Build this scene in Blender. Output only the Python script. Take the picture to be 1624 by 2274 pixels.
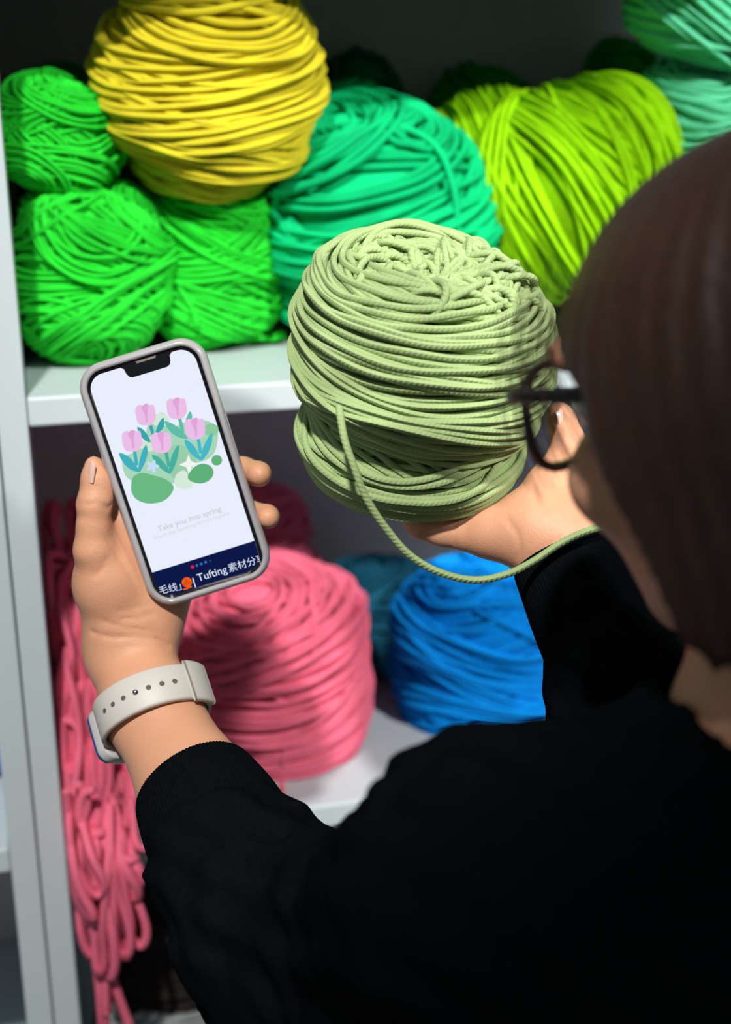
import bpy, bmesh, math, random
import numpy as np
from mathutils import Vector, Matrix

# ------------------------------------------------------------------ camera, world, lights
sc = bpy.context.scene
for o in list(bpy.data.objects): bpy.data.objects.remove(o)
C = sc.collection
W_PX, H_PX, FPX = 1624.0, 2274.0, 3000.0
PITCH, YAW, ROLL = math.radians(18), math.radians(14), math.radians(.5)
FWD = np.array([math.sin(YAW)*math.cos(PITCH), math.cos(YAW)*math.cos(PITCH), -math.sin(PITCH)])
_r = np.array([math.cos(YAW), -math.sin(YAW), 0.0]); _d = np.cross(FWD, _r)
RIGHT = math.cos(ROLL)*_r + math.sin(ROLL)*_d
DOWN = math.cos(ROLL)*_d - math.sin(ROLL)*_r
CAM = np.array([0.0, -0.955, 1.675])
cd = bpy.data.cameras.new('camera'); cam = bpy.data.objects.new('camera', cd); C.objects.link(cam)
cd.sensor_fit = 'VERTICAL'; cd.sensor_height = 36.0; cd.sensor_width = 36.0
cd.lens = FPX/H_PX*36.0
cd.clip_start = .01
cam.matrix_world = Matrix(((RIGHT[0], -DOWN[0], -FWD[0], CAM[0]), (RIGHT[1], -DOWN[1], -FWD[1], CAM[1]),
                           (RIGHT[2], -DOWN[2], -FWD[2], CAM[2]), (0, 0, 0, 1)))
cd.dof.use_dof = True; cd.dof.focus_distance = .765; cd.dof.aperture_fstop = 4.1
sc.camera = cam
wd = bpy.data.worlds.new('room_light'); sc.world = wd; wd.use_nodes = True
wd.node_tree.nodes['Background'].inputs[0].default_value = (.80, .92, 1.0, 1)
wd.node_tree.nodes['Background'].inputs[1].default_value = .20
def track_spot(name, loc, target, power, deg, blend, radius, col=(1, .98, .95)):   # ceiling track spotlights aimed at the shelves
    l = bpy.data.lights.new(name, 'SPOT'); l.energy = power; l.spot_size = math.radians(deg); l.spot_blend = blend; l.shadow_soft_size = radius; l.color = col
    o = bpy.data.objects.new(name, l); C.objects.link(o); o.location = loc
    o.rotation_euler = (Vector(target)-Vector(loc)).to_track_quat('-Z', 'Y').to_euler()
track_spot('spot_lamp_a', (-.27, -1.34, 2.90), (.04, 0, 1.38), 182, 31, .55, .045)
track_spot('spot_lamp_b', (.98, -1.36, 2.52), (.52, .1, 1.56), 150, 40, .8, .05)
vs = sc.view_settings
vs.view_transform = 'Standard'; vs.look = 'None'; vs.exposure = 0.0; vs.gamma = 1.0; vs.use_curve_mapping = False

def U(px, py, Z):                       # a photo pixel at a real distance -> world point
    return CAM + (FWD + RIGHT*(px-W_PX/2)/FPX + DOWN*(py-H_PX/2)/FPX)*Z
def UY(px, py, y):                      # a photo pixel on the vertical plane y
    q = FWD + RIGHT*(px-W_PX/2)/FPX + DOWN*(py-H_PX/2)/FPX
    return CAM + q*(y-CAM[1])/q[1]
def UZ(px, py, z):
    q = FWD + RIGHT*(px-W_PX/2)/FPX + DOWN*(py-H_PX/2)/FPX
    return CAM + q*(z-CAM[2])/q[2]
def nrm(v): v = np.asarray(v, float); return v/np.linalg.norm(v)

# ------------------------------------------------------------------ materials
def s2l(c):
    c = [x/255.0 for x in c]
    return tuple(x/12.92 if x <= .04045 else ((x+.055)/1.055)**2.4 for x in c)
MATS = {}
def mat(name, col, rough=.6, metal=0.0, noise=0.0, nscale=40.0, bump=0.0, bscale=200.0, sss=0.0, coat=0.0, sheen=0.0, spec=.5, stretch=None, emit=0.0):
    if name in MATS: return MATS[name]
    m = bpy.data.materials.new(name); m.use_nodes = True; MATS[name] = m
    nt = m.node_tree; b = nt.nodes['Principled BSDF']; L = nt.links
    b.inputs['Base Color'].default_value = (*col, 1); b.inputs['Roughness'].default_value = rough
    b.inputs['Metallic'].default_value = metal; b.inputs['Specular IOR Level'].default_value = spec
    if sss: b.inputs['Subsurface Weight'].default_value = sss; b.inputs['Subsurface Radius'].default_value = (.012, .004, .002); b.inputs['Subsurface Scale'].default_value = .5
    if coat: b.inputs['Coat Weight'].default_value = coat; b.inputs['Coat Roughness'].default_value = .1
    if sheen: b.inputs['Sheen Weight'].default_value = sheen; b.inputs['Sheen Roughness'].default_value = .5
    if emit: b.inputs['Emission Color'].default_value = (*col, 1); b.inputs['Emission Strength'].default_value = emit
    tc = nt.nodes.new('ShaderNodeTexCoord'); vec = tc.outputs['Object']
    if stretch:
        mp = nt.nodes.new('ShaderNodeMapping'); mp.inputs['Scale'].default_value = stretch
        L.new(vec, mp.inputs['Vector']); vec = mp.outputs['Vector']
    if noise:
        n = nt.nodes.new('ShaderNodeTexNoise'); n.inputs['Scale'].default_value = nscale; n.inputs['Detail'].default_value = 4
        L.new(vec, n.inputs['Vector'])
        r = nt.nodes.new('ShaderNodeMapRange'); r.inputs['From Min'].default_value = .3; r.inputs['From Max'].default_value = .7
        r.inputs['To Min'].default_value = 1-noise; r.inputs['To Max'].default_value = 1+noise
        L.new(n.outputs['Fac'], r.inputs['Value'])
        mx = nt.nodes.new('ShaderNodeVectorMath'); mx.operation = 'SCALE'; mx.inputs[0].default_value = col
        L.new(r.outputs['Result'], mx.inputs['Scale']); L.new(mx.outputs['Vector'], b.inputs['Base Color'])
    if bump:
        n2 = nt.nodes.new('ShaderNodeTexNoise'); n2.inputs['Scale'].default_value = bscale; n2.inputs['Detail'].default_value = 3
        L.new(vec, n2.inputs['Vector'])
        bp = nt.nodes.new('ShaderNodeBump'); bp.inputs['Strength'].default_value = bump; bp.inputs['Distance'].default_value = .001
        L.new(n2.outputs['Fac'], bp.inputs['Height']); L.new(bp.outputs['Normal'], b.inputs['Normal'])
    return m
def glow(name, col, strength=1.0):      # picture elements of a lit screen
    if name in MATS: return MATS[name]
    m = bpy.data.materials.new(name); m.use_nodes = True; MATS[name] = m
    nt = m.node_tree; nt.nodes.remove(nt.nodes['Principled BSDF'])
    e = nt.nodes.new('ShaderNodeEmission'); e.inputs[0].default_value = (*col, 1); e.inputs[1].default_value = strength
    nt.links.new(e.outputs[0], nt.nodes['Material Output'].inputs[0])
    return m
def yarn_mat(name, col, ply=.5, fuzz=.25, var=.14):
    # plied yarn: a diagonal twist along the strand (uv: u metres along, v around)
    if name in MATS: return MATS[name]
    m = bpy.data.materials.new(name); m.use_nodes = True; MATS[name] = m
    nt = m.node_tree; b = nt.nodes['Principled BSDF']; L = nt.links
    b.inputs['Roughness'].default_value = .85; b.inputs['Specular IOR Level'].default_value = .15
    b.inputs['Sheen Weight'].default_value = fuzz*.4; b.inputs['Sheen Tint'].default_value = (*col, 1)
    uv = nt.nodes.new('ShaderNodeUVMap'); sp = nt.nodes.new('ShaderNodeSeparateXYZ'); L.new(uv.outputs['UV'], sp.inputs[0])
    a = nt.nodes.new('ShaderNodeMath'); a.operation = 'MULTIPLY'; a.inputs[1].default_value = 2*math.pi/.0085*3
    L.new(sp.outputs['X'], a.inputs[0])
    c = nt.nodes.new('ShaderNodeMath'); c.operation = 'MULTIPLY'; c.inputs[1].default_value = 2*math.pi*3
    L.new(sp.outputs['Y'], c.inputs[0])
    s = nt.nodes.new('ShaderNodeMath'); s.operation = 'ADD'; L.new(a.outputs[0], s.inputs[0]); L.new(c.outputs[0], s.inputs[1])
    si = nt.nodes.new('ShaderNodeMath'); si.operation = 'SINE'; L.new(s.outputs[0], si.inputs[0])
    tc = nt.nodes.new('ShaderNodeTexCoord')
    n = nt.nodes.new('ShaderNodeTexNoise'); n.inputs['Scale'].default_value = 900; n.inputs['Detail'].default_value = 2
    L.new(tc.outputs['Object'], n.inputs['Vector'])
    h = nt.nodes.new('ShaderNodeMath'); h.operation = 'MULTIPLY_ADD'; h.inputs[1].default_value = 2.2
    L.new(n.outputs['Fac'], h.inputs[0]); L.new(si.outputs[0], h.inputs[2])
    bp = nt.nodes.new('ShaderNodeBump'); bp.inputs['Strength'].default_value = ply*.5; bp.inputs['Distance'].default_value = .0006
    L.new(h.outputs[0], bp.inputs['Height']); L.new(bp.outputs['Normal'], b.inputs['Normal'])
    n3 = nt.nodes.new('ShaderNodeTexNoise'); n3.inputs['Scale'].default_value = 28; L.new(tc.outputs['Object'], n3.inputs['Vector'])
    r = nt.nodes.new('ShaderNodeMapRange'); r.inputs['From Min'].default_value = .3; r.inputs['From Max'].default_value = .7
    r.inputs['To Min'].default_value = 1-var; r.inputs['To Max'].default_value = 1+var
    L.new(n3.outputs['Fac'], r.inputs['Value'])
    mx = nt.nodes.new('ShaderNodeVectorMath'); mx.operation = 'SCALE'; mx.inputs[0].default_value = col
    L.new(r.outputs['Result'], mx.inputs['Scale']); L.new(mx.outputs['Vector'], b.inputs['Base Color'])
    return m

# ------------------------------------------------------------------ mesh helpers
def mesh_np(name, V, Q, m, parent=None, uv=None, smooth=True):
    """V (n,3), Q (k,4) quads or list of polygons -> one linked mesh object"""
    me = bpy.data.meshes.new(name)
    if isinstance(Q, np.ndarray):
        k = Q.shape[1]
        me.vertices.add(len(V)); me.vertices.foreach_set('co', np.asarray(V, np.float32).ravel())
        me.loops.add(Q.size); me.loops.foreach_set('vertex_index', Q.astype(np.int32).ravel())
        me.polygons.add(len(Q)); me.polygons.foreach_set('loop_start', np.arange(0, Q.size, k, dtype=np.int32))
        me.polygons.foreach_set('loop_total', np.full(len(Q), k, np.int32))
        if uv is not None:
            l = me.uv_layers.new(name='UVMap'); l.data.foreach_set('uv', np.asarray(uv, np.float32)[Q.ravel()].ravel())
        me.update(calc_edges=True)
    else:
        me.from_pydata([tuple(v) for v in V], [], Q); me.update()
    if smooth: me.polygons.foreach_set('use_smooth', np.ones(len(me.polygons), bool))
    me.materials.append(m)
    o = bpy.data.objects.new(name, me); C.objects.link(o)
    if parent is not None:
        o.parent = parent
        o.matrix_parent_inverse = parent.matrix_world.inverted()
    return o
def empty(name, loc=(0, 0, 0)):
    o = bpy.data.objects.new(name, None); C.objects.link(o); o.location = Vector([float(x) for x in loc]); o.empty_display_size = .02
    o.matrix_world = Matrix.Translation(o.location)
    return o
def tag(o, label=None, cat=None, group=None, kind=None):
    if label: o['label'] = label
    if cat: o['category'] = cat
    if group: o['group'] = group
    if kind: o['kind'] = kind
    return o
def box(name, lo, hi, m, parent=None, bev=.0015, seg=2):
    bm = bmesh.new(); bmesh.ops.create_cube(bm, size=1)
    for v in bm.verts: v.co = Vector([(lo[i]+hi[i])/2 + v.co[i]*(hi[i]-lo[i]) for i in range(3)])
    if bev: bmesh.ops.bevel(bm, geom=bm.edges[:], offset=bev, segments=seg, profile=.5, affect='EDGES')
    me = bpy.data.meshes.new(name); bm.to_mesh(me); bm.free(); me.materials.append(m)
    o = bpy.data.objects.new(name, me); C.objects.link(o)
    if parent is not None: o.parent = parent; o.matrix_parent_inverse = parent.matrix_world.inverted()
    return o
def catmull(P, step=.004, closed=False):
    P = np.asarray(P, float)
    A = np.vstack([2*P[0]-P[1], P, 2*P[-1]-P[-2]]); out = []
    for i in range(1, len(A)-2):
        p0, p1, p2, p3 = A[i-1], A[i], A[i+1], A[i+2]
        n = max(2, int(np.linalg.norm(p2-p1)/step)); t = np.linspace(0, 1, n, endpoint=False)[:, None]
        out.append(.5*((2*p1)+(-p0+p2)*t+(2*p0-5*p1+4*p2-p3)*t**2+(-p0+3*p1-3*p2+p3)*t**3))
    out.append(P[-1:]); return np.vstack(out)
class Tubes:
    def __init__(s): s.V = []; s.Q = []; s.UV = []; s.n = 0
    def add(s, P, r, sides=6, ref=None, closed=False, cap=True):
        P = np.asarray(P, float); n = len(P)
        if closed: T = np.roll(P, -1, 0)-np.roll(P, 1, 0)
        else: T = np.gradient(P, axis=0)
        T /= np.linalg.norm(T, axis=1)[:, None]+1e-12
        if ref is None:
            N = np.zeros_like(P); v = np.array([0, 0, 1.]) if abs(T[0, 2]) < .8 else np.array([1., 0, 0])
            for i in range(n):
                v = v-T[i]*(v@T[i]); v = v/(np.linalg.norm(v)+1e-12); N[i] = v
        else:
            N = ref-T*np.sum(ref*T, 1)[:, None]; N /= np.linalg.norm(N, axis=1)[:, None]+1e-12
        B = np.cross(T, N); r = np.broadcast_to(np.asarray(r, float), (n,))
        a = np.linspace(0, 2*np.pi, sides, endpoint=False)
        ring = P[:, None, :] + r[:, None, None]*(np.cos(a)[None, :, None]*N[:, None, :]+np.sin(a)[None, :, None]*B[:, None, :])
        # uv seam kept simple: v runs 0..1 over the sides plus one duplicated column
        ring = np.concatenate([ring, ring[:, :1]], 1); k = sides+1
        seg = np.linalg.norm(np.diff(P, axis=0), axis=1); u = np.concatenate([[0], np.cumsum(seg)])
        uv = np.stack([np.repeat(u, k), np.tile(np.arange(k)/sides, n)], 1)
        m = n if closed else n-1
        i = np.arange(m)[:, None]; j = np.arange(sides)[None, :]; i2 = (i+1) % n
        q = np.stack([i*k+j, i*k+j+1, i2*k+j+1, i2*k+j], -1).reshape(-1, 4)
        s.V.append(ring.reshape(-1, 3)); s.Q.append(q+s.n); s.UV.append(uv); s.n += n*k
        if cap and not closed:
            for idx, flip in ((0, 1), (n-1, 0)):
                base = s.n; s.V.append(ring[idx, :sides]); s.UV.append(np.zeros((sides, 2)))
                s.V.append((P[idx]+T[idx]*(-1 if idx == 0 else 1)*r[idx]*.6)[None]); s.UV.append(np.zeros((1, 2)))
                jj = np.arange(sides); c = np.full(sides, sides)
                f = np.stack([jj, (jj+1) % sides, c, c], 1) if not flip else np.stack([(jj+1) % sides, jj, c, c], 1)
                s.capq = f+base; s.Q.append(s.capq); s.n += sides+1
    def grid(s, G, uv=False):
        """an (a,b,3) grid of points as a patch"""
        a, b = G.shape[:2]; i = np.arange(a-1)[:, None]; j = np.arange(b-1)[None, :]
        q = np.stack([i*b+j, i*b+j+1, (i+1)*b+j+1, (i+1)*b+j], -1).reshape(-1, 4)
        s.V.append(G.reshape(-1, 3)); s.Q.append(q+s.n); s.UV.append(np.zeros((a*b, 2))); s.n += a*b
    def build(s, name, m, parent=None):
        V = np.vstack(s.V); Q = np.vstack(s.Q); uv = np.vstack(s.UV)
        tri = Q[:, 2] == Q[:, 3]
        if tri.any():
            polys_q = Q[~tri]; polys_t = Q[tri][:, :3]
            me = bpy.data.meshes.new(name)
            me.vertices.add(len(V)); me.vertices.foreach_set('co', V.astype(np.float32).ravel())
            li = np.concatenate([polys_q.ravel(), polys_t.ravel()]).astype(np.int32)
            me.loops.add(len(li)); me.loops.foreach_set('vertex_index', li)
            st = np.concatenate([np.arange(len(polys_q))*4, len(polys_q)*4+np.arange(len(polys_t))*3]).astype(np.int32)
            me.polygons.add(len(st)); me.polygons.foreach_set('loop_start', st)
            me.polygons.foreach_set('loop_total', np.concatenate([np.full(len(polys_q), 4), np.full(len(polys_t), 3)]).astype(np.int32))
            l = me.uv_layers.new(name='UVMap'); l.data.foreach_set('uv', uv[li].astype(np.float32).ravel())
            me.update(calc_edges=True); me.polygons.foreach_set('use_smooth', np.ones(len(me.polygons), bool))
            me.materials.append(m); o = bpy.data.objects.new(name, me); C.objects.link(o)
            if parent is not None: o.parent = parent; o.matrix_parent_inverse = parent.matrix_world.inverted()
            return o
        return mesh_np(name, V, Q, m, parent, uv)

# ------------------------------------------------------------------ signed distance fields -> skin surfaces
class Field:
    def __init__(s, lo, hi, h):
        s.h = h; s.lo = np.asarray(lo, float); n = np.ceil((np.asarray(hi)-s.lo)/h).astype(int)+1
        s.ax = [(s.lo[i]+h*np.arange(n[i])).astype(np.float32) for i in range(3)]; s.shape = tuple(n)
        s.d = np.full(s.shape, 10., np.float32)
    def win(s, lo, hi):
        sl = []
        for i in range(3):
            a = int(np.clip(np.floor((lo[i]-s.lo[i])/s.h), 0, s.shape[i])); b = int(np.clip(np.ceil((hi[i]-s.lo[i])/s.h)+1, 0, s.shape[i]))
            sl.append(slice(a, b))
        return tuple(sl)
    def P(s, sl): return np.stack(np.meshgrid(s.ax[0][sl[0]], s.ax[1][sl[1]], s.ax[2][sl[2]], indexing='ij'), -1)
    def put(s, sl, d, k, target=None):
        D = s.d if target is None else target
        a = D[sl]
        if k > 0:
            h = np.maximum(k-np.abs(a-d), 0)/k; D[sl] = np.minimum(a, d)-h*h*k*.25
        else: D[sl] = np.minimum(a, d)
    def cone(s, a, b, ra, rb, k=.004, target=None, flat=None):
        """round cone a->b; flat=(axis, factor) squashes the section along a direction"""
        a, b = np.asarray(a, np.float32), np.asarray(b, np.float32); m = max(ra, rb)+k+.012
        if flat: m += max(ra, rb)
        sl = s.win(np.minimum(a, b)-m, np.maximum(a, b)+m); P = s.P(sl)
        if P.size == 0: return
        ab = b-a; t = np.clip(((P-a)@ab)/(ab@ab+1e-12), 0, 1); q = P-a-t[..., None]*ab
        if flat:
            f = np.asarray(flat[0], np.float32); q = q+f*((q@f)*(flat[1]-1))[..., None]
        s.put(sl, (np.linalg.norm(q, axis=-1)-(ra+(rb-ra)*t)).astype(np.float32), k, target)
    def ell(s, c, axes, rad, k=.004, target=None, cut=None):
        c = np.asarray(c, np.float32); A = np.asarray(axes, np.float32); rad = np.asarray(rad, np.float32); m = rad.max()+k+.012
        sl = s.win(c-m, c+m); P = s.P(sl)
        if P.size == 0: return
        q = ((P-c)@A.T)/rad; l = np.linalg.norm(q, axis=-1); g = np.linalg.norm(q/rad, axis=-1)
        d = (l*(l-1)/(g+1e-9)).astype(np.float32)
        d = np.where(l < .3, -rad.min()*.7, d)
        s.put(sl, d, k, target)
    def capcone(s, a, b, ra, rb, rnd=.003, k=0, sub=False):
        a, b = np.asarray(a, np.float32), np.asarray(b, np.float32); m = max(ra, rb)+.02
        sl = s.win(np.minimum(a, b)-m, np.maximum(a, b)+m); P = s.P(sl)
        if P.size == 0: return
        L = np.linalg.norm(b-a); u = (b-a)/L; t = (P-a)@u; q = np.linalg.norm(P-a-t[..., None]*u, axis=-1)
        rr = ra+(rb-ra)*np.clip(t/L, 0, 1); dx = q-rr+rnd; dy = np.maximum(-t, t-L)+rnd
        d = np.minimum(np.maximum(dx, dy), 0)+np.sqrt(np.maximum(dx, 0)**2+np.maximum(dy, 0)**2)-rnd
        if sub: s.d[sl] = np.maximum(s.d[sl], -d.astype(np.float32))
        else: s.put(sl, d.astype(np.float32), k)
    def groove(s, line, depth=.0008, w=.0012):
        """press a crease along a polyline"""
        line = np.asarray(line, np.float32); m = w*4
        for a, b in zip(line[:-1], line[1:]):
            sl = s.win(np.minimum(a, b)-m, np.maximum(a, b)+m); P = s.P(sl)
            if P.size == 0: continue
            ab = b-a; t = np.clip(((P-a)@ab)/(ab@ab+1e-12), 0, 1); q = np.linalg.norm(P-a-t[..., None]*ab, axis=-1)
            s.acc[sl] = np.maximum(s.acc[sl], depth*np.exp(-(q/w)**2))
    def hit(s, px, py, z0, z1):
        for Z in np.arange(z0, z1, s.h*.5):
            i = np.round((U(px, py, Z)-s.lo)/s.h).astype(int)
            if (i >= 0).all() and (i < s.shape).all() and s.d[tuple(i)] < 0: return U(px, py, Z)
        return None
    def mesh(s):
        d = s.d; S = d < 0; n = s.shape
        cnt = np.zeros(tuple(x-1 for x in n), np.int8)
        for i in (0, 1):
            for j in (0, 1):
                for k in (0, 1): cnt += S[i:n[0]-1+i, j:n[1]-1+j, k:n[2]-1+k]
        act = (cnt > 0) & (cnt < 8); I = np.argwhere(act); idx = np.full(act.shape, -1, np.int64); idx[act] = np.arange(len(I))
        cor = [(i, j, k) for i in (0, 1) for j in (0, 1) for k in (0, 1)]
        val = {c: d[I[:, 0]+c[0], I[:, 1]+c[1], I[:, 2]+c[2]] for c in cor}
        acc = np.zeros((len(I), 3)); num = np.zeros(len(I))
        for c in cor:
            for ax in range(3):
                if c[ax] == 0:
                    e = list(c); e[ax] = 1; e = tuple(e); a, b = val[c], val[e]; x = (a < 0) != (b < 0)
                    t = np.where(x, a/(a-b+1e-20), 0); p = np.array(c, float)[None]+np.eye(3)[ax][None]*t[:, None]
                    acc += p*x[:, None]; num += x
        V = s.lo+s.h*(I+acc/num[:, None]); Q = []
        for ax in range(3):
            u, v = (ax+1) % 3, (ax+2) % 3
            A = S.take(range(n[ax]-1), ax); B = S.take(range(1, n[ax]), ax); X = np.argwhere(A != B)
            ok = (X[:, u] > 0) & (X[:, v] > 0) & (X[:, u] < n[u]-1) & (X[:, v] < n[v]-1); X = X[ok]
            if not len(X): continue
            eu, ev = np.eye(3, dtype=int)[u], np.eye(3, dtype=int)[v]
            q = np.stack([idx[tuple((X-eu-ev).T)], idx[tuple((X-ev).T)], idx[tuple(X.T)], idx[tuple((X-eu).T)]], 1)
            fl = ~A[tuple(X.T)]; q[fl] = q[fl][:, ::-1]; Q.append(q)
        Q = np.vstack(Q); Q = Q[(Q >= 0).all(1)]
        return V, Q
def smooth_np(V, Q, it=2, lam=.5):
    E = np.vstack([Q[:, [0, 1]], Q[:, [1, 2]], Q[:, [2, 3]], Q[:, [3, 0]]])
    for _ in range(it):
        A = np.zeros_like(V); n = np.zeros(len(V))
        for k in range(3):
            A[:, k] = np.bincount(E[:, 0], V[E[:, 1], k], len(V))+np.bincount(E[:, 1], V[E[:, 0], k], len(V))
        n = np.bincount(E[:, 0], minlength=len(V))+np.bincount(E[:, 1], minlength=len(V))
        V = V+(A/np.maximum(n, 1)[:, None]-V)*lam
    return V

# ------------------------------------------------------------------ the setting
M_wall = mat('wall_paint', (.22, .20, .20), .9, noise=.05)
M_floor = mat('floor_tile', (.30, .29, .28), .6, noise=.1, nscale=6)
M_white = mat('white_board', (.53, .60, .62), .42, noise=.02, nscale=8)
M_back = mat('back_board', (.55, .52, .52), .8, noise=.05)
S1, S2, S3 = 1.46, 1.105, .75           # shelf surfaces seen in the photo
tag(box('floor', (-2.5, -3, -.05), (3.0, .5, 0), M_floor, bev=0), kind='structure')
tag(box('wall_back', (-2.5, .46, 0), (3.0, .52, 3.2), M_wall, bev=0), kind='structure')
def shelving(x0, x1, label):
    e = empty('shelving_unit', ((x0+x1)/2, .2, 0)); tag(e, label, 'shelf', 'white shelving units side by side')
    t = .0205
    box('side_panel', (x0, 0, 0), (x0+t, .40, 2.05), M_white, e); box('side_panel', (x1-t, 0, 0), (x1, .40, 2.05), M_white, e)
    for z in (.04, .395, .75, 1.105, 1.46, 1.780, 2.05):
        box('shelf_board', (x0+t+.0004, .0025, z-.0215), (x1-t-.0004, .398, z), M_white, e, bev=.0022)
    box('back_panel', (x0+t, .401, .0), (x1-t, .409, 2.05), M_back, e, bev=0)
    box('plinth', (x0+t, .02, 0), (x1-t, .035, .0185), M_white, e, bev=0)
    return e
XE = -.0065                              # inner edge of the uprights in view
shelving(XE-.0205, .80, 'white open shelving unit full of green, pink and blue yarn')
shelving(-.85, XE-.0205-.0012, 'white shelving unit at the left edge, mostly cut off by the frame')

# ------------------------------------------------------------------ yarn balls
class Ball:
    """strands wound round a star-shaped body; every wrap climbs over the ones laid before it"""
    def __init__(s, centre, axis, rad, e=2.4, seed=1, lump=.03, mod=None, ref=None):
        s.c = np.asarray(centre, float); s.rng = np.random.default_rng(seed)
        a = nrm(axis); x = np.array([1., 0, 0]) if ref is None else np.asarray(ref, float)
        x = nrm(x-a*(x@a)); y = np.cross(a, x); s.A = np.stack([x, y, a])   # rows
        s.rad = np.asarray(rad, float); s.e = e; s.mod = mod
        s.ph = s.rng.uniform(0, 6.28, 6); s.lump = lump
        s.g = np.zeros((96, 192)); s.wraps = []
    def R(s, d):
        q = np.abs(d/s.rad); r = ((q[:, 0]**2+q[:, 1]**2)**(s.e/2)+q[:, 2]**s.e)**(-1/s.e)
        ph = np.arctan2(d[:, 1], d[:, 0]); z = d[:, 2]
        r = r*(1+s.lump*(np.sin(2*ph+s.ph[0])*.5+np.sin(3*ph+4*z+s.ph[1])*.4+np.sin(5*z+s.ph[2]+ph)*.5))
        if s.mod: r = r*s.mod(d, ph)
        return r
    def cell(s, d):
        th = np.arccos(np.clip(d[:, 2], -1, 1)); ph = np.arctan2(d[:, 1], d[:, 0]) % (2*np.pi)
        return np.clip((th/np.pi*96).astype(int), 0, 95), np.clip((ph/(2*np.pi)*192).astype(int), 0, 191)
    def path(s, d, w, climb=.42, smooth=7):
        i, j = s.cell(d); h = np.maximum.reduce([s.g[i, j], s.g[np.clip(i+1, 0, 95), j], s.g[np.clip(i-1, 0, 95), j]*.9])
        k = smooth; hh = np.concatenate([h[-k:], h, h[:k]])
        hm = np.max(np.stack([hh[a:a+len(h)] for a in range(k-1, k+2)]), 0)
        hm = np.concatenate([hm[-k:], hm, hm[:k]]); ker = np.hanning(2*k+1); ker /= ker.sum()
        h2 = np.convolve(hm, ker, 'valid')[:len(h)]
        top = h2+climb*w; s.g[i, j] = np.maximum(s.g[i, j], top); i2 = np.clip(i+1, 0, 95); s.g[i2, j] = np.maximum(s.g[i2, j], top*.7)
        s.wraps.append((d, top, w))
    def bundle(s, tilt, az, th0, k, w, npts, jit=.02, wob=.012):
        u3 = np.array([math.sin(tilt)*math.cos(az), math.sin(tilt)*math.sin(az), math.cos(tilt)])
        step = w/np.mean(s.rad)*1.02
        for m in range(k):
            n = nrm(u3+s.rng.normal(0, jit, 3)); th = th0+(m-k/2)*step+s.rng.normal(0, step*.12)
            if not .16 < th < math.pi-.16: continue
            x = nrm(np.cross(n, [.3, .9, .1])); y = np.cross(n, x); t = np.linspace(0, 2*np.pi, npts, endpoint=False)+s.rng.uniform(0, 6)
            tt = th+wob*(np.sin(t+s.rng.uniform(0, 6))+.6*np.sin(3*t+s.rng.uniform(0, 6))+.35*np.sin(7*t+s.rng.uniform(0, 6)))
            d = np.cos(tt)[:, None]*n+np.sin(tt)[:, None]*(np.cos(t)[:, None]*x+np.sin(t)[:, None]*y)
            s.path(d/np.linalg.norm(d, axis=1)[:, None], w)
    def wind(s, n, w, npts, tilt=(.1, .5), kk=(3, 8), jit=.02, wob=.012, th=(.25, 2.9)):
        left = n
        while left > 0:
            k = int(s.rng.integers(*kk)); s.bundle(s.rng.uniform(*tilt), s.rng.uniform(0, 6.28), s.rng.uniform(*th), k, w, npts, jit, wob); left -= k
    def world(s, d, r): return s.c+(d*r[:, None])@s.A
    def build(s, name, m, parent=None, sides=5, core=True, thick=1.0):
        T = Tubes(); hm = np.median(s.g)
        s.hm = hm
        for d, h, w in s.wraps:
            r = s.R(d)+(h-hm)-w*.45
            T.add(s.world(d, r), w*.5*thick, sides, ref=d@s.A, closed=True)
        if core:
            th = np.linspace(.001, math.pi-.001, 28); ph = np.linspace(0, 2*np.pi, 49)
            TH, PH = np.meshgrid(th, ph, indexing='ij'); d = np.stack([np.sin(TH)*np.cos(PH), np.sin(TH)*np.sin(PH), np.cos(TH)], -1).reshape(-1, 3)
            w = s.wraps[0][2]; i, j = s.cell(d)
            T.grid(s.world(d, s.R(d)-hm-w*.6)[:, :].reshape(28, 49, 3)[:, ::-1])
        s.tubes = T
        return T.build(name, m, parent)

G_up = 'yarn balls on the upper shelf'; G_lo = 'yarn balls on the lower shelf'
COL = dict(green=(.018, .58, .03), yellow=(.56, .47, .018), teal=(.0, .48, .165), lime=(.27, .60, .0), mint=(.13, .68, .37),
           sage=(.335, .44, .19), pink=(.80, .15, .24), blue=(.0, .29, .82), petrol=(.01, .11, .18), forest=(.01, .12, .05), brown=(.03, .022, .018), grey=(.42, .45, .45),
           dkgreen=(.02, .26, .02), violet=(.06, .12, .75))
YM = {k: yarn_mat('yarn_'+k, v) for k, v in COL.items()}
PPM = 3000.0
def ball(px, py, y, wpx, hpx, colour, label, seed, axis=(0, 0, 1), e=2.4, n=100, w=.0052, npts=78, tilt=(.15, .6), sides=5, group=G_up, depth=None, kk=(3, 8), lump=.03, mod=None, second=None, name='yarn_ball', rest=None):
    c = UY(px, py, y); Z = (c-CAM)@FWD
    a, b = wpx/2*Z/PPM, hpx/2*Z/PPM
    if rest is not None:                 # the ball reaches down to the surface it stands on
        zt = c[2]+b*.97; b = (zt-rest)/2; c[2] = (zt+rest)/2
    axis = nrm(axis)
    rad = (a, depth or a, b) if abs(axis[2]) > .6 else (b, depth or a, a)
    B = Ball(c, axis, rad, e, seed, lump, mod, ref=(0, -1, 0) if abs(axis[2]) < .6 else (1, 0, 0))
    B.wind(n, w, npts, tilt, kk)
    if second: B.wind(*second)
    o = B.build(name, YM[colour], None, sides)
    tag(o, label, 'yarn ball', group)
    return o, B
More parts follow.
